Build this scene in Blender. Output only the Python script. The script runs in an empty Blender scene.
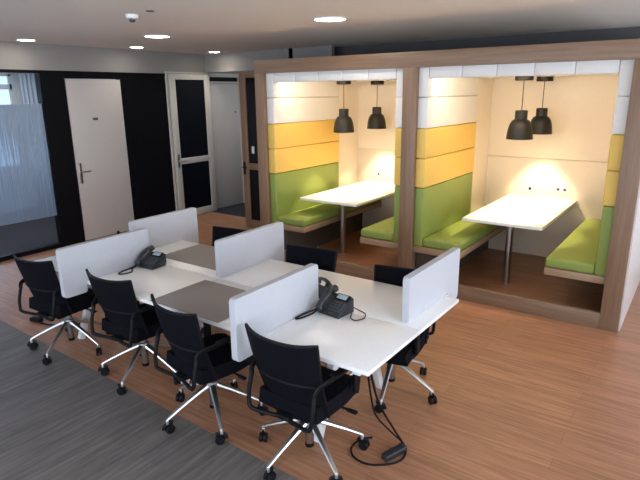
import bpy, bmesh, math, random
from mathutils import Vector, Matrix
random.seed(4)
S = bpy.context.scene
COL = S.collection
PI = math.pi

# ------------------------------------------------------------------ materials
def new_mat(name):
    m = bpy.data.materials.new(name); m.use_nodes = True
    nt = m.node_tree
    return m, nt, nt.nodes['Principled BSDF']

def plain(name, col, rough=.5, metal=0, bump=0, bscale=200, var=0, vscale=30, spec=.5):
    m, nt, b = new_mat(name)
    b.inputs['Base Color'].default_value = (*col, 1)
    b.inputs['Roughness'].default_value = rough
    b.inputs['Metallic'].default_value = metal
    b.inputs['Specular IOR Level'].default_value = spec
    tc = nt.nodes.new('ShaderNodeTexCoord')
    n = nt.nodes.new('ShaderNodeTexNoise'); n.inputs['Scale'].default_value = vscale
    nt.links.new(tc.outputs['Object'], n.inputs['Vector'])
    mx = nt.nodes.new('ShaderNodeMix'); mx.data_type = 'RGBA'
    v = var if var else .03
    mx.inputs['A'].default_value = (*[c*(1-v) for c in col], 1)
    mx.inputs['B'].default_value = (*[min(1, c*(1+v)) for c in col], 1)
    nt.links.new(n.outputs['Fac'], mx.inputs['Factor'])
    nt.links.new(mx.outputs['Result'], b.inputs['Base Color'])
    if bump:
        n2 = nt.nodes.new('ShaderNodeTexNoise'); n2.inputs['Scale'].default_value = bscale
        nt.links.new(tc.outputs['Object'], n2.inputs['Vector'])
        bp = nt.nodes.new('ShaderNodeBump'); bp.inputs['Strength'].default_value = bump
        bp.inputs['Distance'].default_value = .002
        nt.links.new(n2.outputs['Fac'], bp.inputs['Height'])
        nt.links.new(bp.outputs['Normal'], b.inputs['Normal'])
    return m

def wood(name, c1, c2, rot=0, rough=.4, plank=None, grain=(1.5, 45, 45), contrast=1.0, axis=None):
    """streaky grain along local X (turned by rot); optional planks"""
    m, nt, b = new_mat(name)
    b.inputs['Roughness'].default_value = rough
    tc = nt.nodes.new('ShaderNodeTexCoord')
    mp = nt.nodes.new('ShaderNodeMapping')
    if axis == 'z': mp.inputs['Rotation'].default_value = (0, PI/2, 0)
    else: mp.inputs['Rotation'].default_value = (0, 0, rot)
    nt.links.new(tc.outputs['Object'], mp.inputs['Vector'])
    sc = nt.nodes.new('ShaderNodeMapping'); sc.inputs['Scale'].default_value = grain
    nt.links.new(mp.outputs['Vector'], sc.inputs['Vector'])
    n = nt.nodes.new('ShaderNodeTexNoise'); n.inputs['Scale'].default_value = 1
    n.inputs['Detail'].default_value = 5; n.inputs['Roughness'].default_value = .65
    nt.links.new(sc.outputs['Vector'], n.inputs['Vector'])
    rp = nt.nodes.new('ShaderNodeValToRGB')
    rp.color_ramp.elements[0].position = .5-.25/contrast; rp.color_ramp.elements[1].position = .5+.25/contrast
    rp.color_ramp.elements[0].color = (*c1, 1); rp.color_ramp.elements[1].color = (*c2, 1)
    nt.links.new(n.outputs['Fac'], rp.inputs['Fac'])
    out = rp.outputs['Color']
    if plank:
        br = nt.nodes.new('ShaderNodeTexBrick'); br.inputs['Scale'].default_value = 1
        br.inputs['Brick Width'].default_value = plank[0]; br.inputs['Row Height'].default_value = plank[1]
        br.inputs['Mortar Size'].default_value = .0015
        br.inputs['Color1'].default_value = (plank[2],)*3+(1,); br.inputs['Color2'].default_value = (1, 1, 1, 1)
        br.inputs['Mortar'].default_value = (plank[3],)*3+(1,)
        br.offset = .37; br.offset_frequency = 2
        nt.links.new(mp.outputs['Vector'], br.inputs['Vector'])
        mx = nt.nodes.new('ShaderNodeMix'); mx.data_type = 'RGBA'; mx.blend_type = 'MULTIPLY'
        mx.inputs['Factor'].default_value = 1
        nt.links.new(out, mx.inputs['A']); nt.links.new(br.outputs['Color'], mx.inputs['B'])
        out = mx.outputs['Result']
    nt.links.new(out, b.inputs['Base Color'])
    return m

def emit(name, col, s):
    m, nt, b = new_mat(name)
    b.inputs['Base Color'].default_value = (.8, .8, .8, 1)
    b.inputs['Emission Color'].default_value = (*col, 1); b.inputs['Emission Strength'].default_value = s
    return m

def glass(name, tint=(.9, .95, 1), refl=.12):
    m, nt, b = new_mat(name)
    nt.nodes.remove(b); o = nt.nodes['Material Output']
    t = nt.nodes.new('ShaderNodeBsdfTransparent'); t.inputs['Color'].default_value = (*tint, 1)
    g = nt.nodes.new('ShaderNodeBsdfGlossy'); g.inputs['Roughness'].default_value = .03
    f = nt.nodes.new('ShaderNodeFresnel'); f.inputs['IOR'].default_value = 1.45
    x = nt.nodes.new('ShaderNodeMixShader')
    nt.links.new(f.outputs[0], x.inputs[0]); nt.links.new(t.outputs[0], x.inputs[1]); nt.links.new(g.outputs[0], x.inputs[2])
    nt.links.new(x.outputs[0], o.inputs['Surface'])
    return m

def frost(name):
    """white film with fine vertical stripes, denser in its upper half"""
    m, nt, b = new_mat(name)
    nt.nodes.remove(b); o = nt.nodes['Material Output']
    tc = nt.nodes.new('ShaderNodeTexCoord')
    mp = nt.nodes.new('ShaderNodeMapping'); mp.inputs['Scale'].default_value = (0, 60, .06)
    nt.links.new(tc.outputs['Object'], mp.inputs['Vector'])
    n = nt.nodes.new('ShaderNodeTexNoise'); n.inputs['Scale'].default_value = 1; n.inputs['Detail'].default_value = 4
    nt.links.new(mp.outputs['Vector'], n.inputs['Vector'])
    sp = nt.nodes.new('ShaderNodeSeparateXYZ'); nt.links.new(tc.outputs['Object'], sp.inputs[0])
    mr = nt.nodes.new('ShaderNodeMapRange')
    mr.inputs['From Min'].default_value = .5; mr.inputs['From Max'].default_value = 2.0
    mr.inputs['To Min'].default_value = -.12; mr.inputs['To Max'].default_value = .22
    nt.links.new(sp.outputs['Z'], mr.inputs['Value'])
    ad = nt.nodes.new('ShaderNodeMath'); ad.operation = 'ADD'
    nt.links.new(mr.outputs[0], ad.inputs[0]); nt.links.new(n.outputs['Fac'], ad.inputs[1])
    rp = nt.nodes.new('ShaderNodeValToRGB')
    rp.color_ramp.elements[0].position = .5; rp.color_ramp.elements[1].position = .62
    rp.color_ramp.elements[0].color = (.40,)*3+(1,); rp.color_ramp.elements[1].color = (.92,)*3+(1,)
    nt.links.new(ad.outputs[0], rp.inputs['Fac'])
    t = nt.nodes.new('ShaderNodeBsdfTransparent'); t.inputs['Color'].default_value = (.86, .92, 1, 1)
    d = nt.nodes.new('ShaderNodeBsdfDiffuse'); d.inputs['Color'].default_value = (.34, .37, .41, 1)
    l = nt.nodes.new('ShaderNodeBsdfTranslucent'); l.inputs['Color'].default_value = (.60, .62, .65, 1)
    a = nt.nodes.new('ShaderNodeMixShader'); a.inputs[0].default_value = .75
    nt.links.new(d.outputs[0], a.inputs[1]); nt.links.new(l.outputs[0], a.inputs[2])
    x = nt.nodes.new('ShaderNodeMixShader')
    nt.links.new(rp.outputs['Color'], x.inputs[0]); nt.links.new(t.outputs[0], x.inputs[1]); nt.links.new(a.outputs[0], x.inputs[2])
    nt.links.new(x.outputs[0], o.inputs['Surface'])
    return m

M = {}
M['floor'] = wood('oak_floor', (.30, .132, .068), (.55, .275, .155), rough=.36, plank=(1.3, .145, .84, .6), grain=(2.2, 38, 1), contrast=1.3)
M['vinyl'] = wood('grey_vinyl', (.105, .092, .086), (.24, .215, .20), rot=PI/2, rough=.5, plank=(1.2, .18, .85, .7), grain=(2.4, 30, 1), contrast=1.25)
M['navy'] = plain('navy_carpet', (.018, .022, .034), .95, bump=.5, bscale=400, var=.3, vscale=80)
M['wall'] = plain('white_wall', (.74, .73, .71), .7, bump=.05, bscale=120)
M['ceil'] = plain('white_ceiling', (.80, .745, .69), .85, bump=.05, bscale=150)
M['black'] = plain('black_panel', (.003, .003, .005), .5, spec=.12)
M['band'] = plain('grey_band_paint', (.28, .26, .245), .75, bump=.05, bscale=120)
M['upper'] = plain('dark_upper_strip', (.085, .083, .085), .7)
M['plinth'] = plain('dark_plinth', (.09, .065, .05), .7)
M['cladding'] = plain('pale_cladding', (.72, .66, .64), .35)
M['door'] = plain('door_white', (.50, .465, .44), .45)
M['framew'] = plain('door_frame_paint', (.56, .53, .48), .45)
M['oak'] = wood('booth_oak', (.175, .102, .060), (.285, .178, .110), rough=.45, grain=(1.6, 34, 34))
M['oakz'] = wood('booth_oak_upright', (.175, .102, .060), (.285, .178, .110), rough=.45, grain=(1.6, 34, 34), axis='z')
M['oakd'] = wood('bench_oak', (.30, .2, .12), (.43, .3, .19), rough=.45, grain=(1.6, 34, 34))
M['cream'] = plain('cream_board', (.78, .69, .57), .6)
M['padw'] = plain('white_upholstery', (.80, .78, .75), .7, bump=.15, bscale=300)
M['pady'] = plain('yellow_upholstery', (.80, .54, .13), .7, bump=.15, bscale=300)
M['padg'] = plain('green_upholstery', (.25, .325, .07), .6, bump=.15, bscale=300)
M['white'] = plain('white_laminate', (.87, .86, .85), .3)
M['table'] = plain('table_laminate', (.82, .80, .75), .4)
M['whitem'] = plain('white_metal', (.75, .75, .75), .35)
M['steel'] = plain('brushed_steel', (.42, .40, .38), .28, 1)
M['alu'] = plain('polished_aluminium', (.60, .59, .58), .33, 1)
M['divider'] = plain('divider_fabric', (.52, .52, .555), .85, bump=.2, bscale=500)
M['divedge'] = plain('divider_edge', (.60, .59, .58), .6)
M['pad'] = plain('grey_mat', (.27, .24, .225), .6, bump=.1, bscale=400)
M['mesh'] = plain('black_mesh', (.004, .004, .007), .85, bump=.3, bscale=600, spec=.12)
M['seat'] = plain('black_fabric', (.004, .004, .007), .85, bump=.3, bscale=600, spec=.12)
M['plast'] = plain('black_plastic', (.005, .005, .007), .5, spec=.18)
M['rubber'] = plain('caster_plastic', (.006, .006, .008), .5, spec=.2)
M['phone'] = plain('phone_plastic', (.022, .025, .03), .35)
M['key'] = plain('phone_keys', (.06, .065, .07), .4)
M['lcd'] = plain('phone_display', (.36, .48, .52), .2)
M['lamp'] = plain('pendant_metal', (.006, .006, .006), .5)
M['lampin'] = plain('pendant_inside', (.75, .68, .55), .4)
M['bulb'] = emit('warm_bulb', (1, .80, .52), 18)
M['strip'] = emit('warm_strip', (1, .78, .5), 4)
M['led'] = emit('downlight_lens', (1, .93, .82), 30)
M['led_trim'] = plain('downlight_trim', (.8, .8, .8), .4)
M['dgrey'] = plain('dark_grey', (.07, .07, .075), .5)
M['glass'] = glass('clear_glass')
M['dglass'] = plain('dark_glass', (.004, .005, .009), .12, spec=.2)
M['frost'] = frost('frosted_film')
M['curtain'] = plain('pale_curtain', (.70, .74, .80), .9)

# ------------------------------------------------------------------ mesh helpers
def bx(bm, lo, hi, bev=0, seg=2, mi=0, mat=None):
    g = bmesh.new()
    bmesh.ops.create_cube(g, size=1)
    lo, hi = Vector(lo), Vector(hi)
    for v in g.verts:
        v.co = Vector([(lo[i]+hi[i])/2 + v.co[i]*(hi[i]-lo[i]) for i in range(3)])
    if bev:
        bmesh.ops.bevel(g, geom=list(g.edges), offset=bev, segments=seg, profile=.5, affect='EDGES')
    join(bm, g, mi, mat)

def join(bm, g, mi=0, mat=None):
    if mat is not None: bmesh.ops.transform(g, matrix=mat, verts=g.verts)
    bmesh.ops.recalc_face_normals(g, faces=g.faces)
    vm = {v: bm.verts.new(v.co) for v in g.verts}
    for f in g.faces:
        try:
            nf = bm.faces.new([vm[v] for v in f.verts]); nf.material_index = mi if mi else f.material_index
        except ValueError: pass
    g.free()

def smooth_path(pts, n=6, closed=False):
    P = [Vector(p) for p in pts]; out = []
    N = len(P)
    rng = range(N) if closed else range(N-1)
    for i in rng:
        if closed: p0, p1, p2, p3 = P[(i-1) % N], P[i], P[(i+1) % N], P[(i+2) % N]
        else: p0, p1, p2, p3 = P[max(i-1, 0)], P[i], P[i+1], P[min(i+2, N-1)]
        for k in range(n):
            t = k/n
            out.append(.5*((2*p1)+(-p0+p2)*t+(2*p0-5*p1+4*p2-p3)*t*t+(-p0+3*p1-3*p2+p3)*t**3))
    if not closed: out.append(P[-1])
    return out

def tube(bm, pts, r, sides=8, closed=False, flat=None, mi=0, mat=None):
    """sweep; r number or list; flat=(a,b) elliptical multipliers"""
    P = [Vector(p) for p in pts]; N = len(P); g = bmesh.new(); rings = []
    up = Vector((0, 0, 1)); prev = None
    for i, p in enumerate(P):
        if closed: t = P[(i+1) % N]-P[i-1]
        else: t = P[min(i+1, N-1)]-P[max(i-1, 0)]
        t.normalize()
        if prev is None:
            a = up if abs(t.z) < .9 else Vector((1, 0, 0))
            u = t.cross(a).normalized()
        else:
            u = (prev - t*prev.dot(t)).normalized()
        prev = u; w = t.cross(u)
        rr = r[i] if isinstance(r, (list, tuple)) else r
        fa, fb = flat or (1, 1)
        rings.append([g.verts.new(p+u*math.cos(2*PI*k/sides)*rr*fa+w*math.sin(2*PI*k/sides)*rr*fb) for k in range(sides)])
    for i in range(N if closed else N-1):
        A, B = rings[i], rings[(i+1) % N]
        for k in range(sides): g.faces.new((A[k], A[(k+1) % sides], B[(k+1) % sides], B[k]))
    if not closed:
        g.faces.new(rings[0][::-1]); g.faces.new(rings[-1])
    join(bm, g, mi, mat)

def lathe(bm, prof, sides=28, loc=(0, 0, 0), mi=0, mat=None, cap0=True, cap1=True):
    g = bmesh.new(); rings = []
    for (r, z) in prof:
        rings.append([g.verts.new((loc[0]+r*math.cos(2*PI*k/sides), loc[1]+r*math.sin(2*PI*k/sides), loc[2]+z)) for k in range(sides)])
    for i in range(len(rings)-1):
        for k in range(sides): g.faces.new((rings[i][k], rings[i][(k+1) % sides], rings[i+1][(k+1) % sides], rings[i+1][k]))
    if cap0: g.faces.new(rings[0][::-1])
    if cap1: g.faces.new(rings[-1])
    join(bm, g, mi, mat)

def bar(bm, a, b, w, h, bev=.002, w2=None, h2=None, mi=0):
    """rectangular bar from a to b; w across, h the other way, tapering to w2,h2"""
    a, b = Vector(a), Vector(b); t = (b-a).normalized()
    ref = Vector((0, 0, 1)) if abs(t.z) < .95 else Vector((0, 1, 0))
    u = t.cross(ref).normalized(); v = u.cross(t)
    w2 = w if w2 is None else w2; h2 = h if h2 is None else h2
    g = bmesh.new(); vs = []
    for p, ww, hh in ((a, w, h), (b, w2, h2)):
        vs += [g.verts.new(p+u*sx*ww/2+v*sy*hh/2) for sx, sy in ((-1, -1), (1, -1), (1, 1), (-1, 1))]
    for q in ((0, 1, 2, 3), (4, 7, 6, 5), (0, 4, 5, 1), (1, 5, 6, 2), (2, 6, 7, 3), (3, 7, 4, 0)): g.faces.new([vs[i] for i in q])
    if bev: bmesh.ops.bevel(g, geom=list(g.edges), offset=bev, segments=2, profile=.5, affect='EDGES')
    join(bm, g, mi)

def sheet(bm, nu, nv, f, thick, mi=0):
    """curved slab: f(u,v) -> point on mid surface; thickness along the local normal"""
    g = bmesh.new(); P = [[Vector(f(i/nu, j/nv)) for j in range(nv+1)] for i in range(nu+1)]
    F = []; B = []
    for i in range(nu+1):
        fr = []; br = []
        for j in range(nv+1):
            du = P[min(i+1, nu)][j]-P[max(i-1, 0)][j]; dv = P[i][min(j+1, nv)]-P[i][max(j-1, 0)]
            n = du.cross(dv).normalized()*thick/2
            fr.append(g.verts.new(P[i][j]+n)); br.append(g.verts.new(P[i][j]-n))
        F.append(fr); B.append(br)
    for i in range(nu):
        for j in range(nv):
            g.faces.new((F[i][j], F[i+1][j], F[i+1][j+1], F[i][j+1])); g.faces.new((B[i][j], B[i][j+1], B[i+1][j+1], B[i+1][j]))
    for i in range(nu):
        g.faces.new((F[i][0], B[i][0], B[i+1][0], F[i+1][0])); g.faces.new((F[i][nv], F[i+1][nv], B[i+1][nv], B[i][nv]))
    for j in range(nv):
        g.faces.new((F[0][j], F[0][j+1], B[0][j+1], B[0][j])); g.faces.new((F[nu][j], B[nu][j], B[nu][j+1], F[nu][j+1]))
    join(bm, g, mi)

def obj(name, bm, mats, parent=None, loc=None, label=None, angle=40, smooth=True):
    me = bpy.data.meshes.new(name)
    bmesh.ops.recalc_face_normals(bm, faces=bm.faces) if False else None
    bm.to_mesh(me); bm.free()
    for m in (mats if isinstance(mats, (list, tuple)) else [mats]): me.materials.append(m)
    if smooth:
        me.polygons.foreach_set('use_smooth', [True]*len(me.polygons)); me.set_sharp_from_angle(angle=math.radians(angle))
    o = bpy.data.objects.new(name, me); COL.objects.link(o)
    if loc: o.location = loc
    if parent: o.parent = parent
    if label: o['label'] = label
    return o

def thing(name, label, cat, loc=(0, 0, 0), rz=0, group=None):
    o = bpy.data.objects.new(name, None); COL.objects.link(o); o.empty_display_size = .1
    o.location = loc; o.rotation_euler = (0, 0, rz)
    o['label'] = label; o['category'] = cat
    if group: o['group'] = group
    return o

def tag(o, label, cat, group=None):
    o['label'] = label; o['category'] = cat
    if group: o['group'] = group
    return o

def struct(o, label=None):
    o['kind'] = 'structure'
    if label: o['label'] = label
    return o

def dup(root, loc, rz, label):
    r = root.copy(); COL.objects.link(r); r.location = loc; r.rotation_euler = (0, 0, rz); r['label'] = label
    for ch in list(root.children):
        c = ch.copy(); COL.objects.link(c); c.parent = r
        for g in list(ch.children):
            d = g.copy(); COL.objects.link(d); d.parent = c
    return r

B = bmesh.new

# ------------------------------------------------------------------ dimensions
XL = -7.38          # face of the left wall
CZ = 2.77           # ceiling
YB = 7.25           # back wall
XR = 3.0            # right wall (windows, outside the frame)
YF = -4.0           # wall behind the camera
CORR = -5.45        # right side of the corridor opening

# ------------------------------------------------------------------ floor
bm = B()
def poly(pts, mi):
    f = bm.faces.new([bm.verts.new((x, y, 0)) for x, y in pts]); f.material_index = mi
e0, e1 = (XL, 2.235), (XR, 1.85)
poly([e0, e1, (XR, YB+.2), (CORR, YB+.2), (CORR, 6.8), (XL, 6.8)], 0)
poly([(XL, YF), (XR, YF), e1, e0], 1)
poly([(XL, 6.8), (CORR, 6.8), (CORR, 9), (XL, 9)], 2)
poly([(-11, YF), (XL, YF), (XL, 9), (-11, 9)], 2)
bmesh.ops.recalc_face_normals(bm, faces=bm.faces)
for f in bm.faces:
    if f.normal.z < 0: f.normal_flip()
struct(obj('floor', bm, [M['floor'], M['vinyl'], M['navy']], smooth=False))

bm = B(); bx(bm, (-11, YF, CZ), (XR+.1, 9, CZ+.1)); struct(obj('ceiling', bm, M['ceil'], smooth=False))

# ------------------------------------------------------------------ walls
bm = B()
TH = .12
bx(bm, (XL-TH, YF, 2.43), (XL, 9, CZ), mi=2)                       # white band over the glazing
bx(bm, (XL-TH, YF, 2.395), (XL+.012, 6.03, 2.432), mi=1)       # black head rail
bx(bm, (XL-TH, YF, 0), (XL+.012, 3.965, .06), mi=1)           # black sill rail
bx(bm, (XL-TH, 3.955, .0), (XL, 4.30, 2.395), mi=1)
bx(bm, (XL-TH, 4.30, 2.335), (XL, 5.195, 2.395), mi=1)
bx(bm, (XL-TH, 5.195, 0), (XL, 6.03, 2.395), mi=1)
bx(bm, (XL-TH, 6.03, 0), (XL, 6.94, 2.43))
bx(bm, (XL-TH, 7.80, 0), (XL, 9, 2.43))
bx(bm, (XL-TH, 1.4, .06), (XL, 1.46, 2.395), mi=1)
struct(obj('wall_left', bm, [M['wall'], M['black'], M['band']], smooth=False))

bm = B(); bx(bm, (CORR, YB, 0), (XR+.1, YB+.1, CZ)); struct(obj('wall_back', bm, M['wall'], smooth=False))
bm = B()
bx(bm, (XL, 6.93, 2.47), (CORR, 7.0, CZ)); bx(bm, (CORR-.06, 6.93, 0), (CORR+.02, 9, CZ)); bx(bm, (XL, 8.9, 0), (CORR, 9, CZ))
bx(bm, (CORR, 6.93, 0), (-4.70, 7.0, CZ))
struct(obj('wall_corridor', bm, M['band'], smooth=False))
bm = B(); bx(bm, (CORR+.02, YB-.03, 2.44), (-1.80, YB, CZ)); bx(bm, (-1.80, YB-.045, 2.44), (-1.65, YB, CZ)); bx(bm, (-1.65, YB-.03, 2.44), (XR, YB, CZ))
struct(obj('trim_3', bm, M['upper'], smooth=False))  # dark strip added over the white back wall above the booths
# right wall with long windows (outside the frame)
bm = B()
bx(bm, (XR, YF, 0), (XR+.12, YB+.1, .75)); bx(bm, (XR, YF, 2.6), (XR+.12, YB+.1, CZ))
WY = [-3.6, -1.1, -.9, 1.6, 1.8, 4.3, 4.5, 6.9]
for a, b in ((YF, WY[0]), (WY[1], WY[2]), (WY[3], WY[4]), (WY[5], WY[6]), (WY[7], YB+.1)): bx(bm, (XR, a, .75), (XR+.12, b, 2.6))
struct(obj('wall_right', bm, M['wall'], smooth=False))
for i in range(4):
    a, b = WY[2*i], WY[2*i+1]; bm = B()
    for lo, hi in (((a, .75), (a+.06, 2.6)), ((b-.06, .75), (b, 2.6)), ((a, .75), (b, .81)), ((a, 2.54), (b, 2.6)), (((a+b)/2-.03, .75), ((a+b)/2+.03, 2.6))):
        bx(bm, (XR+.03, lo[0], lo[1]), (XR+.09, hi[0], hi[1]))
    w = struct(obj('window_%d' % (i+2), bm, M['whitem'], smooth=False))
    bm = B(); bx(bm, (XR+.055, a+.05, .80), (XR+.061, b-.05, 2.55)); obj('pane', bm, M['glass'], w, smooth=False)
# wall behind the camera
bm = B()
WX = [-6.6, -3.9, -3.6, -.6, -.3, 2.6]
bx(bm, (-11, YF-.12, 0), (XR+.12, YF, .75)); bx(bm, (-11, YF-.12, 2.6), (XR+.12, YF, CZ))
for a, b in ((-11, WX[0]), (WX[1], WX[2]), (WX[3], WX[4]), (WX[5], XR+.12)): bx(bm, (a, YF-.12, .75), (b, YF, 2.6))
struct(obj('wall_front', bm, M['wall'], smooth=False))
for i in range(3):
    a, b = WX[2*i], WX[2*i+1]; bm = B()
    for lo, hi in (((a, .75), (a+.06, 2.6)), ((b-.06, .75), (b, 2.6)), ((a, .75), (b, .81)), ((a, 2.54), (b, 2.6)), (((a+b)/2-.03, .75), ((a+b)/2+.03, 2.6))):
        bx(bm, (lo[0], YF-.09, lo[1]), (hi[0], YF-.03, hi[1]))
    w = struct(obj('window_%d' % (i+8), bm, M['whitem'], smooth=False))
    bm = B(); bx(bm, (a+.05, YF-.061, .80), (b-.05, YF-.055, 2.55)); obj('pane', bm, M['glass'], w, smooth=False)
# office beyond the glass
bm = B()
bx(bm, (-10.7, YF, 0), (-10.6, 3.6, .8)); bx(bm, (-10.7, YF, 2.5), (-10.6, 3.6, CZ))
bx(bm, (-10.7, 5.18, 0), (-10.6, 6.1, CZ)); bx(bm, (-10.7, 3.6, 2.5), (-10.6, 5.18, CZ)); bx(bm, (-10.7, 3.6, 0), (-10.6, 5.18, .8))
bx(bm, (-10.6, 6.0, 0), (XL-TH, 6.1, CZ)); bx(bm, (XL-1.6, 8.9, 0), (XL-TH, 9.0, CZ)); bx(bm, (XL-1.6, 6.1, 0), (XL-1.5, 9, CZ))
struct(obj('wall_office', bm, M['wall'], smooth=False))
bm = B()
def grid_y(bm, x, ys, zs, w=.07):
    for y in ys: bx(bm, (x-.03, y-w/2, zs[0]), (x+.03, y+w/2, zs[-1]))
    for z in zs: bx(bm, (x-.03, ys[0], z-w/2), (x+.03, ys[-1], z+w/2))
grid_y(bm, -10.62, [-3.9, -2.4, -.9, .6, 2.1, 3.6, 4.45, 5.14], [.8, 2.27, 2.5], .09)
w = struct(obj('window_6', bm, M['whitem'], smooth=False))
bm = B(); bx(bm, (-10.635, -3.9, .8), (-10.63, 5.18, 2.5)); obj('pane', bm, M['glass'], w, smooth=False)
# glazed partition in the left wall
bm = B(); bx(bm, (XL-.055, 1.46, .06), (XL-.045, 3.955, 2.395)); g1 = struct(obj('window_1', bm, M['glass'], smooth=False))
bm = B(); bx(bm, (XL-.043, 1.46, .46), (XL-.041, 3.955, 2.0)); obj('frosted_film', bm, M['frost'], g1, smooth=False)
bm = B(); bx(bm, (XL-.055, YF, .06), (XL-.045, 1.4, 2.395)); obj('window_7', bm, M['glass'], smooth=False); struct(bpy.data.objects['window_7'])

# curtain gathered beside the office window
bm = B()
sheet(bm, 60, 4, lambda u, v: (-10.45+.035*math.sin(u*2*PI*9), 5.22+u*.72, .03+v*2.62), .006)
tag(obj('curtain', bm, M['curtain'], angle=180), 'pale blue-grey curtain hanging beside the window behind the glass partition', 'curtain')

# ------------------------------------------------------------------ doors in the left wall
def lever(parent, x, y, z, d, mat, plate=True):
    bm = B()
    if plate: bx(bm, (x, y-.02, z-.17), (x+.008, y+.02, z+.13), .003)
    h = obj('handle_plate' if plate else 'rose', bm, mat, parent, label='dark metal handle plate') if plate else None
    bm = B()
    tube(bm, smooth_path([(x, y, z), (x+.045, y, z), (x+.05, y+d*.02, z), (x+.05, y+d*.13, z)], 4), .010, 8)
    obj('lever', bm, mat, h or parent, label='brushed metal door lever')

d1 = struct(thing('door_1', 'tall white door with a small number plate, set in the black panelled wall', 'door'))
bm = B(); bx(bm, (XL-.05, 4.312, .006), (XL-.004, 5.185, 2.325), .003)
obj('door_leaf', bm, M['door'], d1)
lever(d1, XL-.004, 4.37, 1.03, 1, M['steel'])
bm = B(); bx(bm, (XL-.004, 4.665, 1.752), (XL+.001, 4.745, 1.788), .001); obj('number_plate', bm, M['dgrey'], d1, label='small dark number plate')
bm = B(); lathe(bm, [(.022, 0), (.022, .045), (.014, .055), (.002, .058)], 14)
tag(obj('door_stop', bm, M['plast'], loc=(XL+.06, 4.83, 0.0)), 'small black door stop on the floor in front of the white door', 'door stop')

d2 = struct(thing('door_2', 'white door under a dark transom strip at the end of the corridor wall', 'door'))
bm = B()
for lo, hi in (((6.945, 0), (7.0, 2.46)), ((7.745, 0), (7.80, 2.46)), ((6.945, 2.395), (7.80, 2.46)), ((7.0, 2.29), (7.745, 2.32))):
    bx(bm, (XL-.10, lo[0], lo[1]), (XL+.015, hi[0], hi[1]), .003)
obj('door_frame', bm, M['framew'], d2)
bm = B(); bx(bm, (XL-.06, 7.0, .008), (XL-.015, 7.745, 2.29), .003); obj('door_leaf', bm, M['door'], d2)
bm = B(); bx(bm, (XL-.05, 7.0, 2.32), (XL-.03, 7.745, 2.395)); obj('transom', bm, M['black'], d2)
bm = B(); lathe(bm, [(.02, 0), (.02, .004)], 16, mat=Matrix.Translation((XL-.015, 7.64, 1.77)) @ Matrix.Rotation(PI/2, 4, 'Y')); obj('number_plate', bm, M['dgrey'], d2)

def glazed_leaf(root, w, h, mat, stile=.11, rail_z=(.945, 1.045)):
    """leaf in local XZ, x from 0 to w"""
    bm = B()
    for lo, hi in (((0, 0.008), (stile, h)), ((w-stile, .008), (w, h)), ((stile, h-.09), (w-stile, h)), ((stile, .008), (w-stile, .13)), ((stile, rail_z[0]), (w-stile, rail_z[1]))):
        bx(bm, (lo[0], -.022, lo[1]), (hi[0], .022, hi[1]), .003)
    obj('leaf_frame', bm, mat, root)
    for z0, z1 in ((.13, rail_z[0]), (rail_z[1], h-.09)):
        bm = B(); bx(bm, (stile, -.006, z0), (w-stile, .006, z1)); obj('pane', bm, M['dglass'], root)

d3 = struct(thing('door_3', 'pale framed glazed door folded open flat against the left wall', 'door', (XL+.055, 6.065, 0), PI/2))
glazed_leaf(d3, .86, 2.43, M['framew'])
bm = B(); bx(bm, (.03, -.034, .90), (.07, -.022, 1.12), .003); p = obj('handle_plate', bm, M['steel'], d3)
bm = B(); tube(bm, smooth_path([(.05, -.03, 1.0), (.05, -.07, 1.0), (.07, -.075, 1.0), (.17, -.075, 1.0)], 4), .010, 8); obj('lever', bm, M['steel'], p)
bm = B(); bx(bm, (XL, 6.03, 0), (XL+.03, 6.06, 2.45), .002); bx(bm, (XL, 6.03, 2.44), (XL+.03, 6.945, 2.465), .002)
struct(obj('trim_1', bm, M['framew']))

d4 = struct(thing('door_4', 'wood framed glazed door leaf standing beside the left end of the booths', 'door', (-6.0, 6.33, 0), 0))
glazed_leaf(d4, .90, 2.425, M['oakz'], stile=.13)
bm = B(); bx(bm, (.02, -.03, .86), (.06, -.022, 1.06), .003); p = obj('handle_plate', bm, M['plast'], d4)
bm = B(); tube(bm, smooth_path([(.04, -.03, .98), (.04, -.07, .98), (.06, -.075, .98), (.12, -.075, .98)], 4), .010, 8); obj('lever', bm, M['plast'], p)
bm = B(); bx(bm, (-5.10, 6.30, 0), (-4.65, 6.36, 2.43)); struct(obj('trim_2', bm, M['oakz'], smooth=False))
bm = B(); bx(bm, (-5.79, 6.30, 1.20), (-5.745, 6.323, 1.31), .004); bx(bm, (-5.78, 6.297, 1.225), (-5.755, 6.302, 1.25), .001)
tag(obj('card_reader', bm, M['whitem']), 'small white card reader on the dark glass beside the booths', 'card reader')

# ------------------------------------------------------------------ booths
Y0 = 5.15
ZT = 2.487
BXL, BXR = -4.635, -.425
POSTS = [(-4.635, -4.497), (-2.624, -2.470), (-.578, -.425)]
CAB = [(-4.497, -2.624), (-2.470, -.578)]
booth = thing('meeting_booth', 'pair of oak framed meeting booths with padded yellow, white and green walls', 'booth', (0, 0, 0))
for a, b in POSTS:
    bm = B(); bx(bm, (a, Y0, 0), (b, Y0+.055, 2.336), .003); obj('post', bm, M['oakz'], booth)
bm = B(); bx(bm, (BXL, Y0, 2.336), (BXR, Y0+.055, ZT), .003); obj('beam', bm, M['oak'], booth)
for a, b in CAB:
    bm = B(); bx(bm, (a, Y0, 0), (b, Y0+.055, .150), .003); obj('kerb', bm, M['oak'], booth)
for a, b in ((BXL, -4.505), (-2.60, -2.495), (-.57, BXR)):
    bm = B(); bx(bm, (a, Y0+.055, 0), (b, YB-.01, ZT-.02)); obj('side_wall', bm, M['oakz'], booth, smooth=False)
bm = B(); bx(bm, (BXL+.01, Y0+.055, 2.36), (BXR-.01, YB-.01, ZT-.03)); obj('roof', bm, M['cream'], booth, smooth=False)
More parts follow.
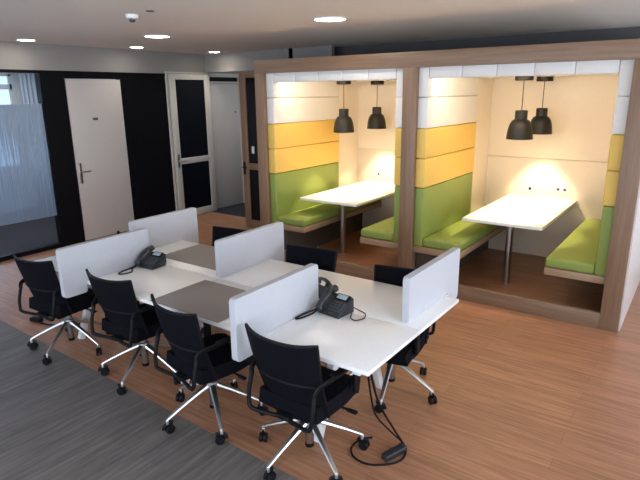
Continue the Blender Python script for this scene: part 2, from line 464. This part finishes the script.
for a, b in ((-4.505, -2.60), (-2.495, -.57)):
    bm = B()
    bx(bm, (a, YB-.045, 0), (b, YB-.012, 1.268), .003); bx(bm, (a, YB-.045, 1.272), (b, YB-.012, 2.36), .003)
    obj('back_panel', bm, M['cream'], booth)
for ci, (a, b) in enumerate(CAB):
    for x0, x1 in ((a-.008, a+.09), (b-.09, b+.008)):
        bm = B(); bx(bm, (x0, 6.665, .582), (x1, YB-.045, 2.36)); obj('return_panel', bm, M['cream'], booth, smooth=False)
STRIP = 10
ROWS = [(.575, 1.118, 'padg'), (1.122, 1.426, 'pady'), (1.430, 1.733, 'pady'), (1.737, 2.045, 'padw'), (2.049, 2.338, 'padw')]
PW = .105
YP0, YP1 = Y0+.045, 6.66
for (a, b) in CAB:
    for side in (0, 1):
        x0, x1 = (a-.008, a+PW) if side == 0 else (b-PW, b+.008)
        for z0, z1, m in ROWS[1:]:
            bm = B(); bx(bm, (x0, YP0+.1, z0), (x1, YP1, z1), .014, 3) if False else bx(bm, (x0, Y0+.056, z0), (x1, YP1, z1), .012, 3)
            o = obj('wall_pad', bm, M[m], booth)
            o['label'] = {'pady': 'yellow padded wall panel', 'padw': 'white padded wall panel'}[m]
    n = 5; w = (b-a-2*PW-.004)/n
    for k in range(n):
        bm = B(); bx(bm, (a+PW+.002+k*w+.001, Y0+.056, 2.228), (a+PW+.002+(k+1)*w-.001, Y0+.12, 2.35), .012, 3); obj('front_pad', bm, M['padw'], booth, label='white padded strip along the booth front')
        bm = B(); bx(bm, (a+PW+.002+k*w+.001, Y0+.121, 2.255), (a+PW+.002+(k+1)*w-.001, YB-.05, 2.36), .012, 3)
        obj('ceiling_pad', bm, M['padw'], booth, label='white padded ceiling panel')

for a, b in CAB:
    bm = B(); bx(bm, (a+PW+.05, Y0+.125, 2.243), (b-PW-.05, Y0+.150, 2.254), .001); obj('led_strip', bm, M['strip'], booth, label='warm light strip behind the front padding', smooth=False)
    L = bpy.data.lights.new('booth_strip_light', 'AREA'); L.shape = 'RECTANGLE'; L.size = b-a-2*PW-.1; L.size_y = .03; L.energy = STRIP; L.color = (1, .72, .43)
    lo = bpy.data.objects.new('booth_strip_light', L); COL.objects.link(lo); lo.location = ((a+b)/2, Y0+.16, 2.24); lo.rotation_euler = (math.radians(62), 0, 0); lo.parent = booth
bm = B(); bx(bm, (BXR, Y0+.056, 0), (BXR+.012, YB-.012, ZT-.002)); obj('outer_panel', bm, M['cladding'], booth, label='pale outer side panel', smooth=False)
BD = .535
BENCH_LABELS = {(0, 0): 'green padded bench against the far left end wall of the booths', (0, 1): 'green padded bench on the left booth side of the middle post',
                (1, 0): 'green padded bench on the right booth side of the middle post', (1, 1): 'green padded bench against the far right end wall of the booths'}
for ci, (a, b) in enumerate(CAB):
    for side in (0, 1):
        s = 1 if side == 0 else -1
        xw = a-.008 if side == 0 else b+.008
        t = thing('booth_bench', BENCH_LABELS[(ci, side)], 'bench', (xw, Y0+.060, 0), 0, 'benches in the booths')
        L = YB-.05-(Y0+.060)
        def X(u0, u1): return (min(s*u0, s*u1), max(s*u0, s*u1))
        bm = B(); x0, x1 = X(0, BD); bx(bm, (x0, 0, .408), (x1, L, .479), .004); obj('bench_base', bm, M['oakd'], t, label='oak bench board')
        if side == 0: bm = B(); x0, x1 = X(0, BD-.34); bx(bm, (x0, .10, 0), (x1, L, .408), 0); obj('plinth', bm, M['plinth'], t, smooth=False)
        bm = B(); x0, x1 = X(PW+.003, BD); bx(bm, (x0, 0, .480), (x1, L, .578), .028, 4); obj('seat_cushion', bm, M['padg'], t)
        bm = B(); x0, x1 = X(0, PW+.002); bx(bm, (x0, 0, .480), (x1, YP1-(Y0+.060), 1.118), .014, 3); obj('back_cushion', bm, M['padg'], t)

# booth tables
for nm, (x0, x1), px, lab in (('L', (-4.25, -3.39), -3.85, 'white meeting table on a steel post in the left booth'), ('R', (-2.055, -1.225), -1.65, 'white meeting table on a steel post in the right booth')):
    t = thing('booth_table', lab, 'table', ((x0+x1)/2, 5.51, 0), 0, 'tables in the booths')
    cx = (x0+x1)/2; hw = (x1-x0)/2
    bm = B(); bx(bm, (-hw, 0, .752), (hw, YB-.05-5.51, .787), .006, 3); obj('tabletop', bm, M['table'], t)
    bm = B(); lathe(bm, [(.038, .006), (.038, .752)], 24, (px-cx, .41, 0)); obj('leg', bm, M['steel'], t, label='brushed steel post')
    bm = B(); lathe(bm, [(.05, 0), (.05, .006)], 24, (px-cx, .41, 0)); obj('foot_plate', bm, M['steel'], t)

# pendant lamps
def pendant(x, y, label):
    t = thing('pendant_lamp', label, 'lamp', (x, y, 2.255), 0, 'black pendant lamps in the booths')
    bm = B(); lathe(bm, [(.088, 0), (.092, -.004), (.092, -.048), (.086, -.052)], 28); obj('canopy', bm, M['lamp'], t)
    bm = B(); tube(bm, [(0, 0, -.05), (0, 0, -.365)], .0045, 8); obj('cord', bm, M['lamp'], t)
    bm = B(); lathe(bm, [(.055, -.325), (.064, -.332), (.064, -.42), (.055, -.425)], 28, (0, 0, -.03)); obj('socket_cap', bm, M['lamp'], t)
    bm = B()
    prof = [(.062, -.415), (.088, -.432), (.108, -.462), (.122, -.505), (.131, -.56), (.137, -.625)]
    inn = [(r-.006, z+.001) for r, z in prof[::-1]]; inn[-1] = (.05, -.425)
    lathe(bm, prof, 36, (0, 0, -.03), cap0=False, cap1=False); lathe(bm, [(.137, -.625), (.131, -.625)], 36, (0, 0, -.03), cap0=False, cap1=False)
    o = obj('lamp_shade', bm, M['lamp'], t)
    bm = B(); lathe(bm, inn, 36, (0, 0, -.03), cap0=False, cap1=True); obj('reflector', bm, M['lampin'], t, label='pale inside of the shade')
    bm = B(); lathe(bm, [(.018, -.43), (.02, -.46), (.036, -.49), (.04, -.51), (.034, -.535), (.018, -.548), (.002, -.552)], 18, (0, 0, -.03)); obj('bulb', bm, M['bulb'], t, label='glowing warm bulb')
    L = bpy.data.lights.new('pendant_light', 'SPOT'); L.energy = PEND; L.color = (1, .77, .50); L.shadow_soft_size = .05
    L.spot_size = math.radians(73); L.spot_blend = .25
    lo = bpy.data.objects.new('pendant_light', L); COL.objects.link(lo); lo.parent = t; lo.location = (0, 0, -.595)
PEND = 80
pendant(-1.665, 6.03, 'nearer black bell pendant lamp over the right booth table')
pendant(-1.665, 6.88, 'farther black bell pendant lamp over the right booth table')
pendant(-3.92, 6.05, 'nearer black bell pendant lamp over the left booth table')
pendant(-3.90, 6.88, 'farther black bell pendant lamp over the left booth table')

# wall sockets
def socket(x, z, n, label, dark=False):
    t = thing('wall_socket', label, 'socket', (x, YB-.045, z), 0, 'sockets on the booth back walls')
    bm = B(); bx(bm, (-.04*n, -.010, -.04), (.04*n, 0, .04), .003); obj('face_plate', bm, M['whitem'], t)
    for k in range(n):
        c = -.04*n+.04+.08*k
        bm = B(); lathe(bm, [(.02, 0), (.02, .002)], 18, mat=Matrix.Translation((c, -.010, 0)) @ Matrix.Rotation(PI/2, 4, 'X')); obj('outlet', bm, M['dgrey'] if not dark else M['plast'], t)
socket(-1.80, .88, 1, 'single white socket left of the double one behind the right booth table', True)
socket(-1.42, .90, 2, 'double white socket on the back wall behind the right booth table')
socket(-4.03, .90, 1, 'single white socket on the back wall behind the left booth table')

# ------------------------------------------------------------------ desk
DX0, DX1, DY0, DY1, DZ = -4.60, -1.24, 2.145, 3.365, .73
DM = (DX0+DX1)/2; DC = (DY0+DY1)/2
desk = thing('bench_desk', 'long white bench desk for eight on slanted white legs', 'desk', (DM, DC, 0))
hw, hd = (DX1-DX0)/2, (DY1-DY0)/2
for sx in (0, 1):
    for sy in (0, 1):
        bm = B(); x0, x1 = ((-hw, -.0015), (.0015, hw))[sx]; y0, y1 = ((-hd, -.0015), (.0015, hd))[sy]
        bx(bm, (x0, y0, DZ-.025), (x1, y1, DZ), .003, 2); obj('desktop', bm, M['white'], desk)
for y in (-.36, .36):
    bm = B(); bx(bm, (-hw+.12, y-.02, DZ-.075), (hw-.12, y+.02, DZ-.026), .003); obj('rail', bm, M['whitem'], desk)
bm = B(); bx(bm, (-hw+.35, -.16, .50), (hw-.35, .16, .515)); bx(bm, (-hw+.35, -.16, .515), (hw-.35, -.155, .56)); bx(bm, (-hw+.35, .155, .515), (hw-.35, .16, .56))
for xx in (-hw+.45, 0.1, hw-.5): bx(bm, (xx, -.155, .515), (xx+.03, -.15, DZ-.026)); bx(bm, (xx, .15, .515), (xx+.03, .155, DZ-.026))
obj('cable_tray', bm, M['whitem'], desk, smooth=False)
for fx in (-4.32, -2.95, -1.72):
    x = fx-DM
    bm = B(); bx(bm, (x-.03, -.47, DZ-.07), (x+.03, .47, DZ-.026), .003); obj('crossbar', bm, M['whitem'], desk)
    for s in (-1, 1):
        bm = B(); bar(bm, (x, s*.14, DZ-.06), (x, s*.395, .004), .055, .07, .004, .045, .05); obj('leg', bm, M['whitem'], desk)
for sx, sy in ((-1, -1), (0, -1), (1, -1), (-1, 1), (0, 1), (1, 1)):
    x = sx*(hw-.10); bm = B(); bx(bm, (x-.025, sy*(hd-.06)-.02, DZ-.065), (x+.025, sy*(hd-.06)+.02, DZ-.026), .003); obj('bracket', bm, M['whitem'], desk)

# dividers
def rounded_panel(bm, y0, y1, z0, z1, t, r, bev):
    g = bmesh.new(); pts = []
    for cy, cz, a0 in ((y1-r, z1-r, 0), (y0+r, z1-r, PI/2), (y0+r, z0+r, PI), (y1-r, z0+r, 1.5*PI)):
        for k in range(6): a = a0+k*PI/10; pts.append((cy+r*math.cos(a), cz+r*math.sin(a)))
    A = [g.verts.new((-t/2, y, z)) for y, z in pts]; C2 = [g.verts.new((t/2, y, z)) for y, z in pts]
    f1 = g.faces.new(A); f2 = g.faces.new(C2[::-1]); n = len(pts)
    for i in range(n): g.faces.new((A[i], C2[i], C2[(i+1) % n], A[(i+1) % n]))
    ed = [e for e in g.edges if e in f1.edges or e in f2.edges] if False else list(set(list(f1.edges)+list(f2.edges)))
    bmesh.ops.bevel(g, geom=ed, offset=bev, segments=3, profile=.5, affect='EDGES')
    join(bm, g)

def divider(x, y0, y1, label, front):
    t = thing('desk_divider', label, 'divider', (x, y0, 0), 0, 'white desk dividers')
    L = y1-y0
    zb = .645
    bm = B()
    # panel notched round the desk edge: overhanging end drops below the desk top
    ov = .19
    if front: prof = [(0, zb), (ov-.004, zb), (ov-.004, DZ+.002), (L, DZ+.002), (L, 1.022), (0, 1.022)]
    else: prof = [(0, DZ+.002), (L-ov+.004, DZ+.002), (L-ov+.004, zb), (L, zb), (L, 1.022), (0, 1.022)]
    g = bmesh.new(); T = .046
    rad = .022; pts = []
    n = len(prof)
    for i, p in enumerate(prof):
        p = Vector(p); a = Vector(prof[i-1]); b2 = Vector(prof[(i+1) % n])
        da, db = (a-p).normalized(), (b2-p).normalized()
        r = rad if min((a-p).length, (b2-p).length) > .06 and not (abs(p.y-DZ-.002) < .001) else .004
        for k in range(5):
            q = k/4; P0, P2 = p+da*r, p+db*r
            pts.append((1-q)**2*P0+2*q*(1-q)*p+q*q*P2)
    A = [g.verts.new((-T/2, q.x, q.y)) for q in pts]; C2 = [g.verts.new((T/2, q.x, q.y)) for q in pts]
    f1 = g.faces.new(A); f2 = g.faces.new(C2[::-1]); m = len(pts)
    for i in range(m): g.faces.new((A[i], C2[i], C2[(i+1) % m], A[(i+1) % m]))
    bmesh.ops.bevel(g, geom=list(set(list(f1.edges)+list(f2.edges))), offset=.0028, segments=2, profile=.5, affect='EDGES')
    bmesh.ops.triangulate(g, faces=[f for f in g.faces if len(f.verts) > 6])
    join(bm, g)
    obj('panel', bm, M['divider'], t, angle=35)
    bm = B(); yc = (ov+.06) if front else (L-ov-.06)
    bx(bm, (-.04, yc-.03, DZ+.0005), (.04, yc+.03, DZ+.006), .001); obj('clamp', bm, M['whitem'], t)
divider(-3.75, 1.958, 2.735, 'white desk divider nearest the black wall, on the near side of the desk', True)
divider(-1.995, 1.958, 2.735, 'white desk divider nearest the camera, behind the front right chair', True)
divider(-4.06, 2.80, 3.555, 'white desk divider at the far left end of the desk', False)
divider(-2.945, 2.765, 3.545, 'white desk divider in the middle of the far side of the desk', False)
divider(-1.365, 2.80, 3.605, 'white desk divider at the right end of the desk', False)

# grey mats
def mat_(x0, x1, y0, y1, label):
    bm = B(); bx(bm, (-(x1-x0)/2, -(y1-y0)/2, 0), ((x1-x0)/2, (y1-y0)/2, .004), .0015)
    tag(obj('desk_mat', bm, M['pad'], loc=((x0+x1)/2, (y0+y1)/2, DZ+.0005)), label, 'desk mat', 'grey desk mats')
mat_(-2.985, -2.32, DY0+.004, 2.665, 'grey desk mat on the near side between the chairs and the middle of the desk')
mat_(-3.79, -3.08, 2.875, DY1-.004, 'grey desk mat on the far side between two dividers')

# ------------------------------------------------------------------ telephones
def box_on(bm, mat, lo, hi, bev=0, seg=2): bx(bm, lo, hi, bev, seg, mat=mat)
def phone(loc, rz, label, cord_pts, lead_pts, white_end=False):
    t = thing('desk_phone', label, 'telephone', loc, rz, 'desk telephones')
    bm = B()
    g = bmesh.new()
    # wedge body: front edge low, back edge high
    w = .088
    prof = [(-.078, .0), (.078, .0), (.078, .090), (.066, .103), (-.068, .030), (-.078, .020)]
    A = [g.verts.new((-w+.0, y, z)) for y, z in prof]; C2 = [g.verts.new((w, y, z)) for y, z in prof]; n = len(prof)
    g.faces.new(A); g.faces.new(C2[::-1])
    for i in range(n): g.faces.new((A[i], C2[i], C2[(i+1) % n], A[(i+1) % n]))
    bmesh.ops.recalc_face_normals(g, faces=g.faces)
    bmesh.ops.bevel(g, geom=list(g.edges), offset=.005, segments=2, profile=.5, affect='EDGES')
    join(bm, g); obj('body', bm, M['phone'], t)
    ang = math.atan2(.073, .134)
    T = Matrix.Translation((0, -.068, .030)) @ Matrix.Rotation(ang, 4, 'X')
    bm = B(); box_on(bm, T, (-.028, .104, -.002), (.076, .154, .006), .002); d = obj('display_bezel', bm, M['plast'], t)
    bm = B(); box_on(bm, T, (-.018, .111, .004), (.060, .147, .0075), .001); obj('display', bm, M['lcd'], d, label='pale lit display')
    for r in range(4):
        for c in range(3):
            bm = B(); box_on(bm, T, (-.020+c*.026, .010+r*.022, -.002), (.000+c*.026, .024+r*.022, .005), .002); obj('key', bm, M['key'], t)
    bm = B(); box_on(bm, T, (.060, .012, -.002), (.078, .09, .004), .002); obj('function_keys', bm, M['key'], t)
    # handset along the left side
    H = T @ Matrix.Translation((-.068, .08, .0))
    bm = B()
    pts = smooth_path([(0, -.10, .020), (0, -.06, .040), (0, 0, .047), (0, .06, .040), (0, .10, .020)], 5)
    tube(bm, pts, .020, 10, flat=(1, .62), mat=H)
    for y in (-.088, .088):
        lathe(bm, [(.018, .002), (.025, .006), (.026, .022), (.020, .034), (.008, .038)], 18, (0, y, 0), mat=H)
    hs = obj('handset', bm, M['phone'], t)
    if cord_pts:
        P = smooth_path(cord_pts, 40); Q = []
        for i, p in enumerate(P):
            a = i*1.9; Q.append(p+Vector((.0045*math.cos(a), .0045*math.sin(a)*.6, .0045*math.sin(a)+.001)))
        bm = B(); tube(bm, P, .0055, 6)
        obj('coiled_cord', bm, M['plast'], t)
    if lead_pts:
        bm = B(); tube(bm, smooth_path(lead_pts, 8), .0035, 6)
        obj('cable', bm, M['plast'] if not white_end else M['whitem'], t, label='white lead' if white_end else None)
    return t
PZ = DZ+.0008
phone((-1.81, 2.70, PZ), math.radians(-6), 'black desk telephone on the white desk beside the front right divider',
      [(-.075, -.09, .03), (-.09, -.13, .008), (-.10, -.23, .007), (-.12, -.25, .007), (-.128, -.19, .007), (-.124, -.09, .007), (-.115, .0, .008), (-.10, .03, .02)],
      [(.06, .10, .02), (.11, .11, .005), (.17, .09, .005), (.205, .03, .005), (.185, -.03, .005), (.14, -.02, .005), (.10, .04, .01)])
phone((-3.615, 2.665, PZ), math.radians(6), 'black desk telephone beside the divider near the black wall',
      [(-.075, -.09, .03), (-.08, -.14, .008), (-.02, -.20, .007), (-.035, -.27, .007), (-.075, -.285, .007), (-.095, -.22, .007), (-.10, -.10, .007), (-.095, -.02, .02)],
      [(.10, .05, .02), (.13, .055, .005), (.17, .04, .005), (.19, .01, .005)], True)
phone((-2.125, 2.90, PZ), math.radians(186), 'black desk telephone mostly hidden behind the front right divider', None,
      [(.06, .10, .02), (.11, .11, .005), (.15, .05, .005)])

# ------------------------------------------------------------------ chairs
def make_chair(dz=0.0, a0=0):
    t = thing('office_chair', '', 'chair', (0, 0, 0), 0, 'black office chairs round the desk')
    # backrest: flared at the top, wraps forward at the sides
    def back(u, v):
        s = u*2-1
        w = .214+.026*v**1.5
        wrap = .06*abs(s)**2.2
        z = .395+v*.465 + .016*abs(s)**3*v**3
        y = -.165-.135*v**1.2-.02*math.sin(v*PI)+wrap
        return (s*w, y, z+dz)
    bm = B(); sheet(bm, 18, 16, back, .016); br = obj('backrest', bm, M['mesh'], t, angle=60)
    bm = B()
    rim = [back(i/18, 1) for i in range(19)]+[back(1, 1-j/16) for j in range(1, 17)]+[back(1-i/18, 0) for i in range(1, 19)]+[back(0, j/16) for j in range(1, 16)]
    tube(bm, rim, .010, 6, closed=True); obj('rim', bm, M['plast'], br)
    bm = B(); tube(bm, [Vector(back(i/18, .46))+Vector((0, -.008, 0)) for i in range(19)], .008, 6); obj('cross_seam', bm, M['plast'], br)
    # seat
    def seat(u, v):
        s = u*2-1
        y = -.20+.45*v
        w = .216*(1-.10*max(0, v-.6)/.4-.06*(1-v))
        z = .430-.03*max(0, (v-.75)/.25)**2+.010*abs(s)**2-.012*math.sin(v*PI)
        return (s*w, y, z+dz)
    bm = B(); sheet(bm, 14, 16, seat, .09); obj('seat', bm, M['seat'], t, angle=60)
    bm = B(); bx(bm, (-.12, -.17, .335+dz), (.12, .14, .41+dz), .02, 3); obj('tilt_mechanism', bm, M['plast'], t)
    bm = B(); tube(bm, smooth_path([(.09, .03, .385+dz), (.20, .04, .375+dz), (.265, .05, .368+dz)], 4), .007, 8); bx(bm, (.235, .036, .358+dz), (.30, .062, .374+dz), .005); obj('lever', bm, M['plast'], t)
    # rear carrier bar with the side loops
    bm = B()
    tube(bm, smooth_path([(-.216, -.235, .60+dz), (-.221, -.262, .50+dz), (-.216, -.272, .425+dz), (-.195, -.275, .395+dz), (-.1, -.255, .385+dz), (0, -.235, .383+dz), (.1, -.255, .385+dz), (.195, -.275, .395+dz), (.216, -.272, .425+dz), (.221, -.262, .50+dz), (.216, -.235, .60+dz)], 4), .0125, 8)
    bx(bm, (-.05, -.25, .372+dz), (.05, -.12, .40+dz), .006)
    obj('carrier_bar', bm, M['plast'], t)
    for s in (-1, 1):
        bm = B()
        tube(bm, smooth_path([(s*.217, -.24, .585+dz), (s*.229, -.215, .625+dz), (s*.250, -.10, .640+dz), (s*.254, .08, .650+dz), (s*.252, .145, .642+dz), (s*.244, .165, .600+dz), (s*.221, .150, .50+dz), (s*.21, .13, .43+dz)], 5), .014, 8, flat=(1.25, .8))
        bx(bm, (s*.252-.024, -.12, .640+dz), (s*.252+.024, .145, .662+dz), .009, 3)
        bx(bm, (s*.232-.010, .12, .43+dz), (s*.232+.010, .175, .60+dz), .006)
        obj('armrest', bm, M['plast'], t)
    # gas lift and star base
    bm = B(); lathe(bm, [(.024, .085), (.026, .10), (.026, .25)], 18); lathe(bm, [(.030, .25), (.030, .30), (.022, .305)], 18); lathe(bm, [(.016, .30), (.016, .37+dz)], 14)
    g = obj('gas_lift', bm, M['steel'], t)
    bm = B(); lathe(bm, [(.02, .062), (.027, .066), (.027, .088), (.022, .09)], 16); obj('end_cap', bm, M['rubber'], g)
    bm = B(); lathe(bm, [(.030, .205), (.040, .212), (.044, .235), (.040, .262), (.030, .268)], 24); hub = obj('base_hub', bm, M['alu'], t)
    for k in range(5):
        a = a0+k*2*PI/5; c, s_ = math.cos(a), math.sin(a)
        bm = B()
        P = smooth_path([(.03*c, .03*s_, .238), (.12*c, .12*s_, .200), (.24*c, .24*s_, .143), (.325*c, .325*s_, .098)], 4)
        n = len(P); tube(bm, P, [.024-.012*i/(n-1) for i in range(n)], 8, flat=(1, .72))
        lathe(bm, [(.011, .066), (.011, .095), (.008, .10)], 12, (.325*c, .325*s_, 0))
        obj('leg', bm, M['alu'], hub)
        bm = B()
        R = Matrix.Translation((.325*c, .325*s_, 0)) @ Matrix.Rotation(a+.9+k*1.3, 4, 'Z')
        for s in (-1, 1):
            lathe(bm, [(.010, -.009), (.028, -.009), (.030, -.006), (.030, .006), (.028, .009), (.010, .009)], 20, mat=R @ Matrix.Translation((s*.014, -.012, .0305)) @ Matrix.Rotation(PI/2, 4, 'Y'))
        bx(bm, (-.006, -.030, .022), (.006, .014, .066), .003, mat=R)
        tube(bm, smooth_path([(0, .018, .034), (0, .014, .054), (0, -.008, .066), (0, -.032, .056)], 4), .014, 8, flat=(1.6, .45), mat=R)
        obj('caster', bm, M['rubber'], t)
    return t
R_ = math.radians
front = make_chair(0, R_(45))
front.location = (-1.69, 2.235, 0); front.rotation_euler = (0, 0, R_(0)); front['label'] = 'black office chair nearest the camera, at the front right of the desk'
dup(front, (-2.47, 2.20, 0), R_(-8), 'black office chair in front of the near grey desk mat')
front2 = make_chair(0, R_(2))
front2.location = (-3.335, 2.31, 0); front2.rotation_euler = (0, 0, R_(3)); front2['label'] = 'black office chair by the desk edge between left divider and near grey mat'
dup(front2, (-4.245, 2.235, 0), R_(6), 'black office chair at the far left, by the glass partition')
rear = make_chair(-.03, R_(-2-187))
rear.location = (-1.645, 3.18, 0); rear.rotation_euler = (0, 0, R_(187)); rear['label'] = 'black office chair on the far side, tucked in behind the right end divider'
dup(rear, (-2.56, 3.26, 0), R_(187), 'black office chair on the far side facing the camera between middle and right dividers')
dup(rear, (-3.58, 3.37, 0), R_(186), 'black office chair hidden mostly by the middle far divider, only its back top showing')

# ------------------------------------------------------------------ cables on the floor
t = thing('power_cable', 'black power cable with plug strip hanging from the desk and coiled on the wood floor', 'cable', (-1.3, 2.5, 0))
o3 = Vector((-1.3, 2.5, 0))
bm = B()
pp = [(-1.27, 2.22, .70), (-1.285, 2.27, .60), (-1.30, 2.38, .40), (-1.29, 2.54, .16), (-1.27, 2.62, .03), (-1.235, 2.60, .008), (-1.21, 2.53, .007), (-1.225, 2.455, .007), (-1.29, 2.385, .007), (-1.37, 2.345, .007), (-1.46, 2.36, .007), (-1.515, 2.43, .007), (-1.51, 2.52, .007), (-1.46, 2.585, .007)]
tube(bm, [p-o3 for p in smooth_path(pp, 6)], .0065, 8); obj('cord', bm, M['plast'], t)
bm = B()
pp = [(-1.30, 2.24, .70), (-1.315, 2.29, .55), (-1.325, 2.38, .33), (-1.30, 2.52, .15), (-1.275, 2.63, .02), (-1.255, 2.60, .008), (-1.24, 2.54, .008)]
tube(bm, [p-o3 for p in smooth_path(pp, 6)], .0055, 8); obj('cord', bm, M['plast'], t)
bm = B(); T = Matrix.Translation(Vector((-1.268, 2.515, .0005))-o3) @ Matrix.Rotation(R_(72), 4, 'Z')
bx(bm, (-.085, -.026, 0), (.085, .026, .040), .007, 3, mat=T)
for k in range(3): lathe(bm, [(.016, .040), (.016, .0425), (.013, .0425)], 14, (-.05+.05*k, 0, 0), mat=T)
obj('plug_strip', bm, M['phone'], t)
t = thing('floor_cable', 'black cable lying on the wood floor behind the far left chair', 'cable', (-5.05, 2.4, 0))
o3 = Vector((-5.05, 2.4, 0)); bm = B()
pp = [(-5.03, 2.33, .012), (-4.93, 2.34, .007), (-4.82, 2.38, .007), (-4.70, 2.48, .007), (-4.58, 2.60, .007), (-4.50, 2.72, .007), (-4.48, 2.70, .30), (-4.46, 2.68, .50)]
tube(bm, [p-o3 for p in smooth_path(pp, 6)], .0065, 8); obj('cord', bm, M['plast'], t)
bm = B(); tube(bm, [p-o3 for p in smooth_path([(-5.03, 2.33, .01), (-5.10, 2.37, .01), (-5.06, 2.46, .01), (-4.90, 2.52, .01), (-4.80, 2.55, .01)], 6)], .0065, 8); obj('cord', bm, M['plast'], t)
bm = B(); bx(bm, (-.06, -.03, .0005), (.06, .03, .038), .008, 3, mat=Matrix.Translation(Vector((-5.055, 2.345, 0))-o3) @ Matrix.Rotation(R_(15), 4, 'Z')); obj('plug_block', bm, M['plast'], t)

# ------------------------------------------------------------------ ceiling fittings
def downlight(x, y, r, label, watts, spot=130):
    t = thing('ceiling_light', label, 'ceiling light', (x, y, CZ), 0, 'round ceiling downlights')
    bm = B(); lathe(bm, [(r*.80, -.004), (r*.86, -.010), (r, -.006), (r, 0)], 32, cap0=False, cap1=False); lathe(bm, [(r*.8, -.004), (r*.8, 0)], 32, cap0=False, cap1=False); obj('trim_ring', bm, M['led_trim'], t)
    bm = B(); lathe(bm, [(.002, -.010), (r*.5, -.009), (r*.81, -.003)], 32, cap0=True, cap1=True); obj('lens', bm, M['led'], t, label='glowing lens')
    L = bpy.data.lights.new('downlight', 'SPOT'); L.energy = watts; L.color = (1, .90, .78); L.shadow_soft_size = r*.6
    L.spot_size = R_(spot); L.spot_blend = .8
    lo = bpy.data.objects.new('downlight', L); COL.objects.link(lo); lo.parent = t; lo.location = (0, 0, -.02)
DW = 22
downlight(-3.07, 4.50, .18, 'large downlight in the ceiling in front of the booths', DW)
downlight(-5.51, 4.44, .17, 'large ceiling downlight next to the small one above the white door', DW)
downlight(-6.94, 5.21, .115, 'small ceiling downlight close to the left wall above the black panel', DW*.5)
downlight(-7.02, 3.66, .12, 'small ceiling downlight above the frosted glass at far left', DW*.5)
downlight(-6.82, 6.62, .11, 'small ceiling downlight above the open glazed door', DW*1.0)
L = bpy.data.lights.new('corridor_fill', 'AREA'); L.size = .6; L.energy = 14; L.color = (.85, .93, 1)  # unseen fill added to brighten the corridor door, no fitting modelled
lo = bpy.data.objects.new('corridor_fill', L); COL.objects.link(lo); lo.location = (-6.2, 8.1, CZ-.05)
t = thing('smoke_detector', 'white smoke detector on the ceiling', 'smoke detector', (-4.22, 3.15, CZ))
bm = B(); lathe(bm, [(.055, 0), (.055, -.012), (.048, -.03), (.030, -.036)], 24, cap0=True, cap1=True); obj('housing', bm, M['led_trim'], t)
bm = B(); lathe(bm, [(.026, -.034), (.026, -.052), (.018, -.06), (.004, -.062)], 20); obj('sensor', bm, M['dgrey'], t)
bm = B(); lathe(bm, [(.035, 0), (.033, -.005), (.01, -.008), (.002, -.008)], 20)
tag(obj('sprinkler_cover', bm, M['dgrey'], loc=(-3.92, 3.11, CZ)), 'small flat dark disc on the ceiling beside the smoke detector', 'sprinkler')

# ------------------------------------------------------------------ light
def area(name, loc, rot, sx, sy, watts, col):
    L = bpy.data.lights.new(name, 'AREA'); L.shape = 'RECTANGLE'; L.size = sx; L.size_y = sy; L.energy = watts; L.color = col
    o = bpy.data.objects.new(name, L); COL.objects.link(o); o.location = loc; o.rotation_euler = rot
    return o
DAY = (.90, .94, 1.0)
TILT = math.radians(22)
for i, P in enumerate((100, 110, 95, 80)):
    a, b = WY[2*i], WY[2*i+1]
    area('window_daylight', (XR+.2, (a+b)/2, 1.70), (0, PI/2+TILT, 0), 1.75, b-a, P, DAY)
for i in range(3):
    a, b = WX[2*i], WX[2*i+1]
    area('window_daylight', ((a+b)/2, YF-.2, 1.70), (PI/2+TILT, 0, 0), b-a, 1.75, 110, DAY)
area('office_fill', (-9.3, 4.2, CZ-.03), (0, 0, 0), .6, 1.2, 30, (.9, .95, 1))  # added fill without a fitting, lifts the dim curtain behind the glass
area('office_daylight', (-10.8, 1.8, 1.7), (0, -PI/2, 0), 1.6, 5.5, 60, (.90, .94, 1.0))

w = bpy.data.worlds.new('sky'); S.world = w; w.use_nodes = True
nt = w.node_tree; bg = nt.nodes['Background']
bg.inputs['Color'].default_value = (.75, .86, 1, 1); bg.inputs['Strength'].default_value = 1.6

# ------------------------------------------------------------------ camera
cam = bpy.data.cameras.new('camera'); co = bpy.data.objects.new('camera', cam); COL.objects.link(co)
yaw, pitch, roll = .620383634, .265701708, .0112143042
f = Vector((-math.sin(yaw)*math.cos(pitch), math.cos(yaw)*math.cos(pitch), -math.sin(pitch)))
rt = Vector((math.cos(yaw), math.sin(yaw), 0)); dn = f.cross(rt)
c, s = math.cos(roll), math.sin(roll)
r2 = c*rt+s*dn; d2_ = -s*rt+c*dn
co.matrix_world = Matrix(((r2.x, -d2_.x, -f.x, 0), (r2.y, -d2_.y, -f.y, 0), (r2.z, -d2_.z, -f.z, 2.1), (0, 0, 0, 1)))
cam.sensor_width = 36; cam.lens = 540.207/640*36; cam.clip_start = .05
S.camera = co
vs = S.view_settings
S.display_settings.display_device = 'sRGB'
vs.view_transform = 'Standard'; vs.look = 'None'; vs.gamma = 1; vs.use_curve_mapping = False; vs.exposure = 0.08
